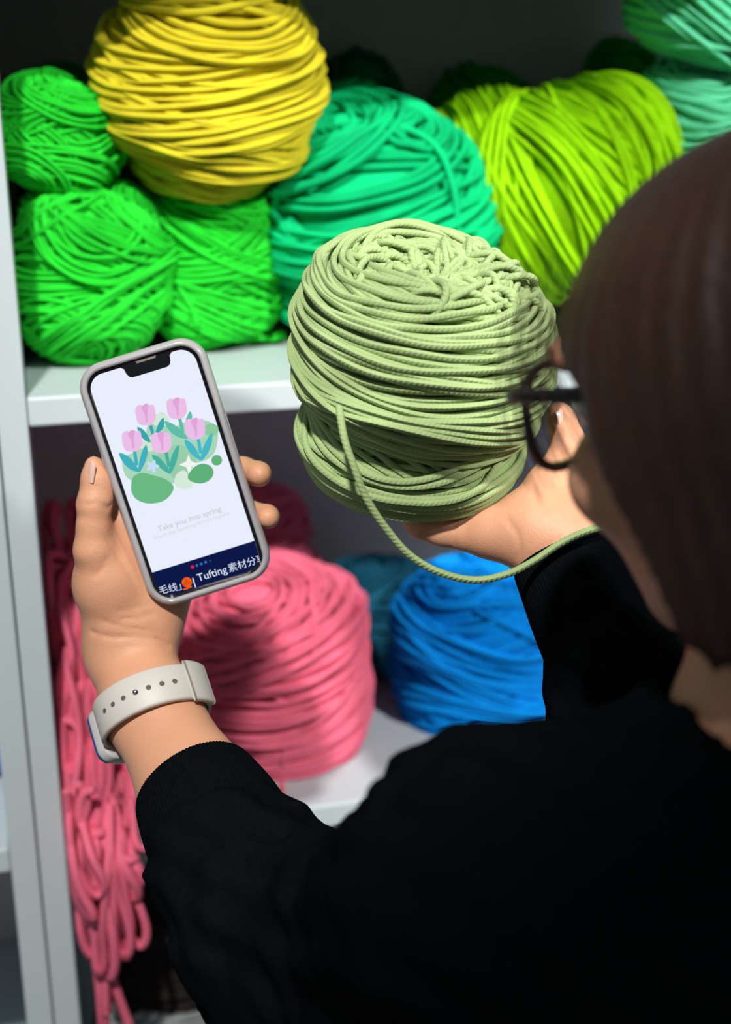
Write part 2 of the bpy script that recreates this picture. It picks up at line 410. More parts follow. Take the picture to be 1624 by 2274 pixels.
b1, B1 = ball(197, 605, .125, 345, 388, 'green', 'bright green yarn ball standing on the shelf next to the white upright', 11, axis=(.15, -.2, 1), n=190, tilt=(.2, .8), lump=.035, w=.0040)
b2, B2 = ball(136, 300, .12, 285, 245, 'green', 'small bright green yarn ball stacked on the ball beside the upright', 12, axis=(.45, .1, 1), n=165, tilt=(.3, 1.1), w=.0036)
b3, B3 = ball(470, 572, .155, 292, 345, 'green', 'bright green barrel of yarn under the yellow ball', 13, axis=(.02, -.05, 1), e=3.6, n=170, tilt=(.2, .7), w=.0038)
b4, B4 = ball(464, 178, .118, 482, 462, 'yellow', 'large yellow yarn ball on top of the green ones', 14, axis=(.05, -.25, 1), n=150, tilt=(.02, .28), w=.0058, npts=92, lump=.02)
b5, B5 = ball(842, 500, .150, 520, 505, 'teal', 'large emerald yarn ball behind the held pale green one', 15, axis=(-.2, -.35, 1), n=130, tilt=(.05, .5), w=.0062, npts=92)
b6, B6 = ball(785, 300, .235, 290, 235, 'teal', 'emerald yarn ball behind the large emerald one', 16, rest=S1, e=2.8, n=80, tilt=(.05, .3))
b7, B7 = ball(1285, 430, .130, 440, 560, 'lime', 'large lime yarn ball next to the dark-haired head', 17, axis=(.75, -.15, .35), n=230, tilt=(.05, .6), w=.0052, npts=84, lump=.04)
b8, B8 = ball(1075, 368, .185, 300, 315, 'lime', 'lime yarn ball half hidden between the emerald and the large lime ball', 18, axis=(.8, -.2, .3), n=90, tilt=(.05, .4))
b9, B9 = ball(1575, 250, .135, 400, 225, 'mint', 'mint green yarn ball at the right edge', 19, rest=S1, e=2.8, axis=(-.1, -.3, 1), n=110, tilt=(.03, .35), w=.0056)
b10, B10 = ball(1615, 5, .13, 420, 262, 'mint', 'mint green yarn ball in shade at the top right corner', 20, axis=(.1, -.3, 1), n=100, tilt=(.1, .5), w=.0056)
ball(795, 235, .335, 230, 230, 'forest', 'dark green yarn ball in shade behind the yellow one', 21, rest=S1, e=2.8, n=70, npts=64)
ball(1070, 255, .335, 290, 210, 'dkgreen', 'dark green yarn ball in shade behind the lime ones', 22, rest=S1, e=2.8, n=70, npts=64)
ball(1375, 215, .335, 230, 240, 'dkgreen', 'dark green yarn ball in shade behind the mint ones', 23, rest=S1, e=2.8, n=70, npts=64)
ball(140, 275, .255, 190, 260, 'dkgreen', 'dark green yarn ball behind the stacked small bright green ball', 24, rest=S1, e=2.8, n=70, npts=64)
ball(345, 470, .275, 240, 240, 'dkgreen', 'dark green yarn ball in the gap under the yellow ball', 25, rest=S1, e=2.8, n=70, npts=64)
# lower shelf
b13, B13 = ball(598, 1492, .125, 425, 505, 'pink', 'large pink yarn ball below the phone', 31, axis=(-.12, -.15, 1), e=3.0, n=150, tilt=(.04, .35), w=.0056, npts=92, group=G_lo)
b15, B15 = ball(1065, 1445, .150, 375, 420, 'blue', 'bright blue yarn ball below the holding hand', 32, axis=(.1, -.2, 1), n=120, tilt=(.1, .45), w=.0056, npts=100, group=G_lo)
ball(835, 1385, .270, 290, 290, 'petrol', 'dark teal yarn ball between the pink and blue balls', 33, rest=S2, n=80, npts=64, group=G_lo)
ball(1560, 1400, .235, 300, 360, 'violet', 'violet-blue yarn ball glimpsed between sleeve and neck', 34, rest=S2, n=60, npts=64, group=G_lo)
ball(590, 1200, .31, 220, 260, 'pink', 'pink yarn ball in shade deep behind the phone', 35, rest=S2, n=60, npts=64, group=G_lo)
ball(395, 2085, .150, 330, 330, 'brown', 'dark brown yarn ball below the lower shelf', 36, axis=(0, -.2, 1), n=70, npts=72, group='yarn balls on the bottom shelf in view', tilt=(.05, .3))
ball(385, 2330, .11, 330, 300, 'grey', 'light grey yarn ball at the bottom edge', 37, rest=S3, e=2.8, n=80, npts=72, group='yarn balls on the bottom shelf in view')
ball(-75, 1620, .13, 170, 230, 'blue', 'blue yarn ball in the shelving unit at the left edge', 38, rest=S2, n=50, npts=64, group='yarn balls in the left unit')


# ------------------------------------------------------------------ the ball in the hand
AX_H = nrm(-DOWN*math.cos(math.radians(31))-FWD*math.sin(math.radians(31))+RIGHT*.10)
HC = U(932, 838, .795)
def held_mod(d, ph):
    z = d[:, 2]
    waist = 1-.055*np.exp(-((z+.30)/.10)**2)
    pit = 1-.20*np.exp(-((1-z)/.045)**1.0)*1.0
    return waist*pit*(1+.03*np.exp(-((z-.2)/.3)**2))
BH = Ball(HC, AX_H, (.0712, .0712, .0735), 2.9, 5, .016, held_mod, ref=RIGHT)
HW = .0041
BH.wind(60, HW, 124, (.25, .6), (3, 7), .03, .012, (.35, 2.7))
BH.wind(70, HW, 124, (.08, .28), (4, 9), .015, .008, (.5, 2.6))
for th in np.arange(.52, 1.62, HW/.0735*1.02): BH.bundle(.06+.07*math.sin(11*th), 2.2+2*th, th, 1, HW, 124, .022, .016)
for th in np.arange(2.05, 2.75, HW/.0735*1.0): BH.bundle(.10, 4.2, th, 1, HW, 124, .02, .010)
BH.bundle(.34, -1.9, 1.72, 4, HW, 124, .03, .012); BH.bundle(.30, 1.1, 1.80, 4, HW, 124, .04, .012); BH.bundle(.22, -.6, 1.66, 3, HW, 124, .02, .01)
held = BH.build('yarn_ball', YM['sage'], None, 7)
tag(held, 'pale sage green yarn ball held up in the right hand', 'yarn ball')
# the tangled crown at the winding end: short arcs that dive in and out round the hole
T = Tubes(); rg = np.random.default_rng(77)
for i in range(190):
    th = rg.uniform(.03, .66); ph = rg.uniform(0, 6.28); hd = ph+np.pi/2+rg.normal(0, .9); k = rg.normal(0, .35); L = rg.uniform(.018, .042)
    n = 15; pts = []; p = np.array([th*math.cos(ph), th*math.sin(ph)]); a = hd; st = L/n/.0735
    for q in range(n):
        pts.append(p.copy()); a += k*.35+rg.normal(0, .06); p = p+st*np.array([math.cos(a), math.sin(a)])
    pts = np.array(pts); tt = np.linalg.norm(pts, axis=1)+1e-6; pp = np.arctan2(pts[:, 1], pts[:, 0])
    d = np.stack([np.sin(tt)*np.cos(pp), np.sin(tt)*np.sin(pp), np.cos(tt)], 1)
    arch = np.sin(np.linspace(0, np.pi, n)); lift = -.0065+rg.uniform(.002, .0095)*arch+.0040*(rg.random()-.3)
    r = BH.R(d)+lift+.004*np.clip(tt/.5, 0, 1)
    P = catmull(BH.world(d, r), .0022)
    T.add(P, HW*.52, 7, ref=None)
T.build('tangled_crown', YM['sage'], held)
# the loose end that hangs from the ball and lies over the wrist
def strand(name, pts, w, m, parent, sides=7, step=.003, wig=0.0, seed=0):
    P = catmull(np.array(pts), step)
    if wig:
        r = np.random.default_rng(seed); t = np.linspace(0, 1, len(P))[:, None]
        P = P+wig*sum(np.sin(t*f+r.uniform(0, 6, (1, 3)))*r.normal(0, 1, (1, 3)) for f in (9, 21, 40))*.5
    T = Tubes(); T.add(P, w*.5, sides); return T.build(name, m, parent)
strand('loose_strand', [U(752, 905, .722), U(757, 935, .714), U(768, 985, .709), U(790, 1045, .707), U(815, 1105, .710), U(850, 1165, .715), U(905, 1228, .722), U(970, 1268, .728), U(1055, 1288, .732), U(1125, 1275, .732),
        U(1185, 1246, .733), U(1240, 1210, .7315), U(1290, 1185, .732), U(1345, 1168, .738), U(1385, 1160, .755)], .0041, YM['sage'], held, 8, wig=.0004)

# loose ends of the balls on the shelves
def onball(B, px, py, off=.004):        # where a ray through the photo meets a ball
    for Z in np.arange(.8, 1.6, .002):
        p = U(px, py, Z); q = (p-B.c)@B.A.T; l = np.linalg.norm(q)
        if l < B.R((q/l)[None])[0]+off: return p
    return U(px, py, 1.1)
def drape(B, pix, w, m, parent, name='loose_strand', off=.004, wig=.0006, seed=1):
    pts = []
    for p in pix: pts.append(onball(B, p[0], p[1], off) if len(p) == 2 else (UZ(p[0], p[1], p[2]) if p[2] > .5 else UY(p[0], p[1], p[2])))
    strand(name, pts, w, m, parent, 6, .005, wig, seed)
drape(B5, [(640, 690), (608, 600), (598, 520), (625, 420), (700, 335), (800, 285), (900, 285), (970, 330), (1005, 410), (1015, 480), (1018, 540)], .0062, YM['teal'], b5)
drape(B5, [(605, 470), (640, 520), (690, 570), (740, 600), (800, 625)], .0062, YM['teal'], b5)
drape(B5, [(600, 500), (625, 560), (660, 620), (690, 655)], .0062, YM['teal'], b5)
drape(B3, [(345, 470), (365, 560), (400, 640), (430, 690), (436, 725, .10), (425, 745, S1+.003), (405, 748, S1+.003)], .0046, YM['green'], b3)
drape(B3, [(330, 450), (352, 540), (372, 640), (376, 700, .12), (384, 738, S1+.003), (410, 752, S1+.003), (450, 742, S1+.003), (500, 750, S1+.003)], .0046, YM['green'], b3)
rg = np.random.default_rng(9)
for i in range(9):
    a = rg.uniform(0, 6.28); cx, cy = 520+rg.uniform(-60, 85), 742+rg.uniform(-10, 8); pts = []
    for q in range(7):
        a += rg.uniform(.6, 1.3); pts.append(UZ(cx+38*math.cos(a)*rg.uniform(.6, 1.2), cy+9*math.sin(a), S1+.003+.006*rg.random()))
    strand('loose_strand', pts, .0046, YM['green'], b3, 5, .005)
drape(B13, [(690, 1320), (700, 1390), (695, 1450), (680, 1500), (640, 1515), (600, 1508), (560, 1520), (530, 1505)], .006, YM['pink'], b13)
drape(B13, [(555, 1530), (610, 1545), (632, 1600), (628, 1680), (626, 1735), (627, 1790, S2+.003), (624, 1828, S2+.004), (628, 1850, -.004), (632, 1900, -.006), (634, 1980, -.006)], .0066, YM['pink'], b13)

# pink skein heaped at the left of the lower shelf and hanging over its edge
sk = empty('yarn_skein', UZ(170, 1700, S2)); tag(sk, 'tangled pink yarn skein spilling over the lower shelf edge', 'yarn skein')
rg = np.random.default_rng(21)
def hang(points, w, n, spread, seed, name='strand'):
    r = np.random.default_rng(seed); P0 = catmull(np.array(points), .006)
    for i in range(n):
        t = np.linspace(0, 1, len(P0))[:, None]; off = r.normal(0, 1, 3)*spread
        wv = sum(np.sin(t*f+r.uniform(0, 6, (1, 3)))*r.normal(0, 1, (1, 3))*spread*a for f, a in ((5, .6), (11, .5), (23, .3)))
        P = P0+off*(.4+.6*np.sin(t*3.14)**.5)+wv
        P[:, 0] = np.maximum(P[:, 0], XE+w*.6)
        inside = (P[:, 1] > -.006); P[:, 2] = np.where(inside & (P[:, 2] > S2-.1), np.maximum(P[:, 2], S2+w*.5), P[:, 2])
        zfr = (P[:, 2] < S2+.004); P[:, 1] = np.where(zfr, np.minimum(P[:, 1], -w*.6-.001), P[:, 1])
        P[:, 1] = np.maximum(P[:, 1], -.055)
        T = Tubes(); T.add(smoothline(P), w*.5, 5); T.build(name, YM['pink'], sk)
def smoothline(P):
    for _ in range(3): P[1:-1] = (P[:-2]+2*P[1:-1]+P[2:])/4
    return P
def hp(px, py, y): return UY(px, py, y)
# heap behind (in shade), the upper loops, then the cascade
for k, (a, b) in enumerate([((115, 1120), (150, 1330)), ((150, 1110), (185, 1320)), ((190, 1130), (150, 1360)), ((130, 1200), (190, 1400)), ((215, 1120), (190, 1330)), ((105, 1150), (125, 1420))]):
    hang([hp(a[0], a[1], .25), hp((a[0]+b[0])/2-20, (a[1]+b[1])/2, .235), hp(b[0], b[1], .21), hp(b[0]+20, b[1]+120, .17)], .0075, 4, .007, 100+k)
for k, (x, s0) in enumerate(((115, 1250), (135, 1330), (165, 1340), (200, 1340), (240, 1345))):
    hang([hp(x+70, s0+40, .20), hp(x+10, s0, .14), hp(x, s0+120, .09), hp(x+35, s0+260, .07), hp(x+15, s0+370, .05), hp(x+30, 1780, .02), hp(x+35, 1850, -.012)], .0078, 5, .008, 120+k)
for k, (x, y1, x1) in enumerate(((160, 2020, 200), (185, 2120, 215), (205, 2240, 235), (225, 1980, 260), (250, 1960, 285), (275, 1900, 300), (190, 2330, 240), (215, 2360, 250), (200, 2350, 300), (235, 2080, 255), (170, 1960, 195), (240, 2120, 240))):
    pts = [hp(x-25, 1440+rg.uniform(0, 120), .07), hp(x-30, 1600, .04), hp(x-10+rg.uniform(-25, 25), 1740, .015), hp(x-15, 1835, -.010), hp(x+rg.uniform(-8, 8), 1900, -.018)]
    m = (1900+y1)/2
    pts += [hp((x+x1)/2+rg.uniform(-12, 12), m, -.02), hp(x1, y1, -.022)]
    if y1 < 2200: pts += [hp(x1+14, y1+22, -.026), hp(x1+26, y1-10, -.03), hp((x+x1)/2+22, m, -.032), hp(x+16, 1890, -.03), hp(x+10, 1800, -.0)]
    hang(pts, .0078, 3 if y1 < 2200 else 1, .0055 if y1 < 2200 else .003, 140+k)
for k in range(10):
    x, y = rg.uniform(150, 310), rg.uniform(1620, 1860); a = rg.uniform(0, 6.28); pts = []
    for q in range(7): a += rg.uniform(.5, 1.1); pts.append(hp(x+34*math.cos(a), y+60*math.sin(a), .04-.02*q/6 if y < 1800 else -.02))
    hang(pts, .0078, 1, .003, 180+k)

# ------------------------------------------------------------------ smartphone
PW, PL, PT = .0775, .1515, .0125
PC = U(391, 1053, .800)
ang = math.radians(17.0)
_ur = RIGHT*math.cos(ang)-DOWN*math.sin(ang)
_up = RIGHT*(-math.sin(ang))-DOWN*math.cos(ang)
tl = math.radians(10)
PV = nrm(_up*math.cos(tl)-FWD*math.sin(tl)); PU = nrm(_ur+FWD*.03); PU = nrm(PU-PV*(PU@PV)); PN = np.cross(PU, PV)   # PN towards the viewer
def ph(u, v, w=0.0): return PC+PU*u+PV*v+PN*w
def rrect(w, l, r, n=10):
    out = []
    for cx, cy, a0 in ((w/2-r, l/2-r, 0), (-w/2+r, l/2-r, 90), (-w/2+r, -l/2+r, 180), (w/2-r, -l/2+r, 270)):
        for i in range(n+1):
            a = math.radians(a0+90*i/n); out.append((cx+r*math.cos(a), cy+r*math.sin(a)))
    return np.array(out)
M_case = mat('case_silicone', s2l((168, 164, 166)), .2, coat=.6, noise=.02)
M_glass = mat('phone_glass_black', (.004, .004, .006), .12)
phone = empty('smartphone', ph(0, 0, -PT)); tag(phone, 'smartphone in a pale grey case showing tulips on its screen', 'smartphone')
def loft(name, sections, m, parent, capa=True, capb=True):
    """sections: list of (outline Nx2, w)"""
    n = len(sections[0][0]); V = []; F = []
    for ol, w in sections: V += [ph(u, v, w) for u, v in ol]
    for s in range(len(sections)-1):
        for i in range(n): F.append((s*n+i, s*n+(i+1) % n, (s+1)*n+(i+1) % n, (s+1)*n+i))
    if capa: F.append(tuple(range(n))[::-1])
    if capb: F.append(tuple((len(sections)-1)*n+i for i in range(n)))
    o = mesh_np(name, V, F, m, parent); return o
def rr(inset, r): return rrect(PW-2*inset, PL-2*inset, r)
lip = .0046
loft('case', [(rr(.004, .0125), -PT), (rr(.0012, .0145), -PT+.0012), (rr(0, .016), -PT+.004), (rr(0, .016), -.003), (rr(.0006, .0155), -.0010), (rr(.0018, .0145), .0004), (rr(.0030, .0135), .0009), (rr(lip-.0006, .0120), .0004), (rr(lip, .0115), -.0008), (rr(lip, .0115), -.0022)], M_case, phone)
body = loft('glass', [(rr(lip+.0001, .0113), -.0024), (rr(lip+.0001, .0113), -.0012)], M_glass, phone)
bz = lip+.0021; SW, SL = PW-2*bz, PL-2*bz
M_scr = glow('screen_white', s2l((232, 238, 252)), 1.0)
def flat(name, uvs, w, m, parent):
    V = [ph(u, v, w) for u, v in uvs]; bm = bmesh.new(); vs_ = [bm.verts.new(tuple(v)) for v in V]
    f = bm.faces.new(vs_); f.normal_update()
    if f.normal.dot(Vector(tuple(PN))) < 0: f.normal_flip()
    bmesh.ops.triangulate(bm, faces=bm.faces[:]); me = bpy.data.meshes.new(name); bm.to_mesh(me); bm.free(); me.materials.append(m)
    o = bpy.data.objects.new(name, me); C.objects.link(o); o.parent = parent; o.matrix_parent_inverse = parent.matrix_world.inverted(); return o
scrn = flat('screen', rrect(SW, SL, .0092), -.00105, M_scr, phone)
def q2uv(x, y):                          # a point of the photographed screen -> screen coordinates (metres)
    px, py = 140+x/3.0074, 720+y/3.0074
    q = FWD+RIGHT*(px-W_PX/2)/FPX+DOWN*(py-H_PX/2)/FPX
    t = ((PC-PN*.001-CAM)@PN)/(q@PN); p = CAM+q*t-PC
    return p@PU, p@PV
LAY = [0]
def art(name, pts, col, smooth=True, raw=False):
    P = np.array([q2uv(*p) for p in pts]) if not raw else np.array(pts)
    if smooth:
        Pc = np.vstack([P, P[:1]]); A = np.vstack([P[-1:], P, P[:2]]); out = []
        for i in range(1, len(A)-2):
            p0, p1, p2, p3 = A[i-1], A[i], A[i+1], A[i+2]
            for t in (0, .25, .5, .75): out.append(.5*((2*p1)+(-p0+p2)*t+(2*p0-5*p1+4*p2-p3)*t*t+(-p0+3*p1-3*p2+p3)*t**3))
        P = np.array(out)
    LAY[0] += 1
    return flat(name, P, -.00105+.000012*LAY[0], glow('lit_%d_%d_%d' % col, s2l(col)), scrn)
def oval(name, cx, cy, rx, ry, col, rot=0): return art(name, [(cx+rx*math.cos(a)*math.cos(rot)-ry*math.sin(a)*math.sin(rot), cy+rx*math.cos(a)*math.sin(rot)+ry*math.sin(a)*math.cos(rot)) for a in np.linspace(0, 6.283, 12, endpoint=False)], col)
art('bush', [(400, 900), (408, 990), (450, 1040), (560, 1075), (700, 1080), (800, 1010), (860, 940), (960, 905), (1015, 850), (1035, 740), (1010, 670), (930, 640), (830, 650), (720, 690), (690, 610), (640, 595), (560, 690), (560, 800), (480, 850)], (168, 214, 184))
oval('bush', 650, 640, 60, 45, (212, 234, 214)); oval('bush', 575, 800, 50, 50, (206, 232, 206)); oval('bush', 760, 900, 130, 95, (152, 206, 170)); oval('bush', 780, 990, 60, 55, (150, 204, 168))
oval('bush', 990, 705, 50, 42, (140, 202, 160))
TUL = [((550, 600), (585, 680), (605, 745), (60, 165, 175), [(495, 688), (540, 708), (582, 770), (575, 790), (525, 755)], [(672, 625), (674, 685), (645, 718), (618, 728), (640, 660)]),
       ((758, 558), (778, 625), (800, 720), (96, 190, 168), [(680, 648), (745, 672), (805, 722), (832, 765), (765, 752), (705, 705)], [(850, 582), (864, 622), (840, 655), (820, 648), (832, 608)]),
       ((460, 775), (478, 845), (492, 940), (66, 176, 190), [(375, 860), (440, 885), (496, 955), (512, 987), (450, 970), (400, 920)], [(555, 805), (566, 860), (545, 930), (512, 987), (505, 950), (525, 860)]),
       ((655, 785), (688, 855), (708, 950), (72, 176, 158), [(595, 870), (650, 895), (700, 958), (715, 1000), (655, 965), (612, 915)], [(772, 805), (772, 860), (748, 945), (715, 1000), (708, 960), (730, 870)]),
       ((880, 693), (903, 762), (920, 860), (70, 184, 198), [(815, 770), (870, 805), (915, 880), (925, 912), (862, 872), (822, 815)], [(995, 725), (994, 790), (968, 860), (925, 912), (922, 870), (950, 790)])]
for c, s0, s1, col, l1, l2 in TUL:
    art('stem', [(s0[0]-11, s0[1]), (s0[0]+11, s0[1]-6), (s1[0]+11, s1[1]), (s1[0]-11, s1[1]+4)], col, False)
    art('leaf', l1, col); art('leaf', l2, col)
for c, s0, s1, col, l1, l2 in TUL:
    x, y = c
    art('tulip', [(x-66, y-38), (x-40, y-62), (x-14, y-58), (x+8, y-72), (x+30, y-60), (x+54, y-62), (x+66, y-20), (x+70, y+25), (x+45, y+66), (x, y+76), (x-42, y+66), (x-62, y+22)], (234, 190, 232))
    art('petal', [(x-26, y-40), (x-6, y-66), (x+18, y-60), (x+14, y-10), (x+16, y+40), (x+4, y+58), (x-2, y+10)], (224, 166, 218))
art('pebble', [(745, 1040), (760, 1000), (800, 976), (830, 992), (836, 1030), (866, 1058), (860, 1090), (800, 1101), (752, 1080)], (214, 234, 218))
art('stone', [(455, 1080), (470, 1020), (525, 992), (600, 1008), (680, 1032), (737, 1078), (725, 1130), (670, 1180), (580, 1197), (500, 1175), (463, 1130)], (106, 184, 130))
art('stone', [(833, 1025), (865, 965), (920, 932), (980, 943), (1006, 985), (990, 1030), (940, 1060), (880, 1058)], (96, 176, 122))
oval('stone', 1027, 908, 36, 35, (98, 178, 124), -.4)
art('sparkle', [(838, 868), (856, 912), (905, 934), (858, 952), (840, 1000), (824, 955), (775, 938), (822, 916)], (240, 244, 240), False)
fl = []
for i in range(40):
    a = i/40*6.283; r = 34+12*math.cos(5*a); fl.append((598+r*math.cos(a), 948+r*math.sin(a)))
art('blossom', fl, (196, 222, 248), False)
u0, v0 = q2uv(565, 1680); u1, v1 = q2uv(1265, 1437); vb = (v0+v1)/2
ol = rrect(SW, SL, .0092); band = [(u, v) for u, v in ol if v < vb]; band = [(-SW/2, vb)]+[p for p in band]+[(SW/2, vb)]
art('title_bar', band, (14, 24, 72), False, raw=True)
for x, y, r, col in ((865, 1620, 12, (232, 24, 74)), (895, 1610, 9, (52, 112, 190)), (924, 1600, 9, (52, 112, 190)), (953, 1588, 9, (52, 112, 190)), (983, 1578, 5, (40, 92, 170))): oval('page_dot', x, y, r, r, col)
def words(txt, a, b, col, name='lettering', wscale=None, bold=0.0, clip=True):
    cu = bpy.data.curves.new('t', 'FONT'); cu.body = txt; cu.size = 1; cu.offset = bold; cu.resolution_u = 3
    ob = bpy.data.objects.new('t', cu); C.objects.link(ob); bpy.context.view_layer.update()
    dg = bpy.context.evaluated_depsgraph_get(); me = bpy.data.meshes.new_from_object(ob.evaluated_get(dg)); bpy.data.objects.remove(ob)
    co = np.zeros(len(me.vertices)*3); me.vertices.foreach_get('co', co); co = co.reshape(-1, 3)
    if not len(co): return
    ua, ub = np.array(q2uv(*a)), np.array(q2uv(*b)); L = np.linalg.norm(ub-ua); dx = (ub-ua)/L; dy = np.array([-dx[1], dx[0]])
    x0, x1 = co[:, 0].min(), co[:, 0].max(); k = L/(x1-x0); ky = wscale or k; LAY[0] += 1
    for v, c in zip(me.vertices, co):
        uv = ua+dx*(c[0]-x0)*k+dy*c[1]*ky; v.co = Vector((uv[0], uv[1], 0))
    if clip:
        bm = bmesh.new(); bm.from_mesh(me)
        for pl, no in (((SW/2-.0004, 0, 0), (1, 0, 0)), ((-SW/2+.0004, 0, 0), (-1, 0, 0))):
            bmesh.ops.bisect_plane(bm, geom=bm.verts[:]+bm.edges[:]+bm.faces[:], plane_co=pl, plane_no=no, clear_outer=True)
        bm.to_mesh(me); bm.free()
    for v in me.vertices: v.co = Vector(tuple(ph(v.co.x, v.co.y, -.00105+.000012*LAY[0])))
    me.materials.clear(); me.materials.append(glow('lit_%d_%d_%d' % col, s2l(col)))
    me.name = name; o = bpy.data.objects.new(name, me); C.objects.link(o); o.parent = scrn; o.matrix_parent_inverse = scrn.matrix_world.inverted()
words('Take you into spring', (640, 1385), (1060, 1247), (200, 208, 216), bold=.012)
words('Watch the blooming flowers togethe', (608, 1441), (1113, 1270), (208, 215, 224))
words('\u4e2a\u6bdb\u7ebf\u300d', (584, 1814), (793, 1768), (216, 226, 246))
words('|', (878, 1742), (885, 1740), (216, 226, 246), wscale=.0068)
words('Tufting', (905, 1717), (1100, 1655), (216, 226, 246), bold=.004)
words('\u7d20\u6750\u5206\u4eab', (1112, 1653), (1355, 1578), (216, 226, 246))
oval('yarn_icon', 828, 1722, 34, 34, (238, 92, 20)); art('yarn_icon', [(800, 1768), (830, 1758), (860, 1745), (862, 1755), (832, 1768), (804, 1776)], (238, 92, 20), False)
for q in range(4):
    art('yarn_icon_line', [(800+q*14, 1745-q*4), (826+q*9, 1700+q*8), (830+q*9, 1702+q*8), (804+q*14, 1747-q*4)], (190, 56, 14), False)
M_blk = mat('notch_black', (.003, .003, .004), .2)
nv = SL/2; n0, n1 = q2uv(405, 305)[0], q2uv(718, 212)[0]; nb = q2uv(575, 322)[1]
flat('notch', [(n0-.002, nv+.0005), (n0+.0004, nv-.0015), (n0+.0008, nb+.003), (n0+.002, nb+.0008), (n0+.004, nb), (n1-.004, nb), (n1-.002, nb+.0008), (n1-.0008, nb+.003), (n1-.0004, nv-.0015), (n1+.002, nv+.0005)], -.00100+.000012*LAY[0], M_blk, phone)
M_spk = mat('speaker_mesh', (.25, .22, .2), .5, metal=.6)
flat('speaker_slit', [(n0+(n1-n0)*.28, nv+.0009), (n0+(n1-n0)*.72, nv+.0009), (n0+(n1-n0)*.70, nv-.0004), (n0+(n1-n0)*.30, nv-.0004)], -.00098+.000012*LAY[0], M_spk, phone)
for v in (.018, .006): loft('side_button', [(np.array([(-PW/2-.0006, v-.004), (-PW/2+.001, v-.004), (-PW/2+.001, v+.004), (-PW/2-.0006, v+.004)]), -.0080), (np.array([(-PW/2-.0006, v-.004), (-PW/2+.001, v-.004), (-PW/2+.001, v+.004), (-PW/2-.0006, v+.004)]), -.0045)], M_case, phone)

# ------------------------------------------------------------------ the person
M_skin = mat('skin', (.66, .325, .19), .48, noise=.06, nscale=25, bump=.25, bscale=900, sss=.12, spec=.35)
M_nail = mat('nail', (.78, .50, .42), .25, coat=.3)
M_hair = mat('hair_dark_brown', (.026, .0095, .0040), .5, noise=.5, nscale=60, bump=.18, bscale=60, spec=.38, stretch=(14, 14, 1.2))
M_swt = mat('sweater_black', (.0036, .0050, .0060), 1.0, noise=.15, nscale=300, bump=.5, bscale=900, sheen=.0, spec=.0)
M_trs = mat('trousers_dark', (.02, .022, .03), .9, noise=.1)
M_shoe = mat('shoe_white', (.6, .6, .58), .5)
# -- left arm and hand (holds the phone)
LW = U(284, 1445, .836); LA = U(336, 1575, .815); LB = U(428, 1745, .785); LC = U(540, 1960, .735)
lo = np.min([LC, LW, ph(-.04, .03, -.05), ph(.06, -.06, -.05), U(160, 1000, .79), U(160, 1000, .85)], 0)-.045
hi = np.max([LC, LW, ph(-.04, .03, -.05), ph(.06, -.06, -.05), U(160, 1000, .79), U(620, 1000, .85)], 0)+.045
HL = Field(lo, hi, .0016)
fl = (FWD, 1.22)
HL.cone(LC, LB, .034, .0305, 0, flat=fl); HL.cone(LB, LA, .0305, .0272, .01, flat=fl); HL.cone(LA, LW, .0272, .0255, .012, flat=fl)
HL.cone(LW, U(300, 1360, .838), .0245, .0235, .012, flat=fl)
HL.cone(U(300, 1360, .838), ph(-.020, -.026, -.036), .0235, .0165, .014)
HL.cone(U(335, 1385, .838), ph(-.012, -.048, -.034), .0185, .0145, .012)
HL.cone(U(262, 1385, .832), U(238, 1300, .822), .0190, .0185, .012)
HL.cone(U(238, 1300, .822), U(208, 1222, .808), .0180, .0112, .008)
HL.cone(U(207, 1222, .808), U(207, 1170, .805), .0110, .0094, .005); HL.cone(U(207, 1170, .805), U(208, 1120, .803), .0094, .0096, .004); HL.cone(U(222, 1105, .804), U(224, 1080, .804), .0082, .0080, .004)
HL.cone(U(209, 1120, .803), U(213, 1062, .8035), .0096, .0084, .004)
HL.cone(U(213, 1062, .8035), U(209, 1033, .8045), .0084, .0056, .004)
HL.cone(U(240, 1290, .826), ph(-.030, -.004, -.034), .014, .012, .016)   # web to the index knuckle
def finger(pts, k0=.008):
    for i in range(len(pts)-1):
        (a, ra), (b, rb) = pts[i], pts[i+1]; HL.cone(a, b, ra, rb, k0 if i == 0 else .0025)
finger([(ph(-.030, -.002, -.035), .0115), (ph(.004, .016, -.0262), .0092), (ph(.016, .020, -.0230), .0082), (ph(.024, .022, -.0222), .0072)])
finger([(ph(-.029, -.018, -.038), .0118), (ph(.012, -.008, -.0285), .0094), (ph(.037, -.0125, -.0240), .0084), (ph(.0462, -.0158, -.0110), .0074), (ph(.0468, -.0158, -.0068), .0070)])
finger([(ph(-.026, -.036, -.037), .0112), (ph(.012, -.033, -.0285), .0090), (ph(.034, -.0395, -.0238), .0080), (ph(.0433, -.0424, -.0120), .0071), (ph(.0440, -.0424, -.0072), .0066)])
finger([(ph(-.020, -.050, -.034), .0098), (ph(.008, -.052, -.0265), .0080), (ph(.024, -.058, -.0218), .0072), (ph(.032, -.061, -.0205), .0064)])
HL.acc = np.zeros(HL.shape, np.float32)
def crease(F, pix, z0, z1, depth=.0008, w=.0011):
    L = [F.hit(x, y, z0, z1) for x, y in pix]; L = [p for p in L if p is not None]
    if len(L) > 1: F.groove(L, depth*1.7, w)
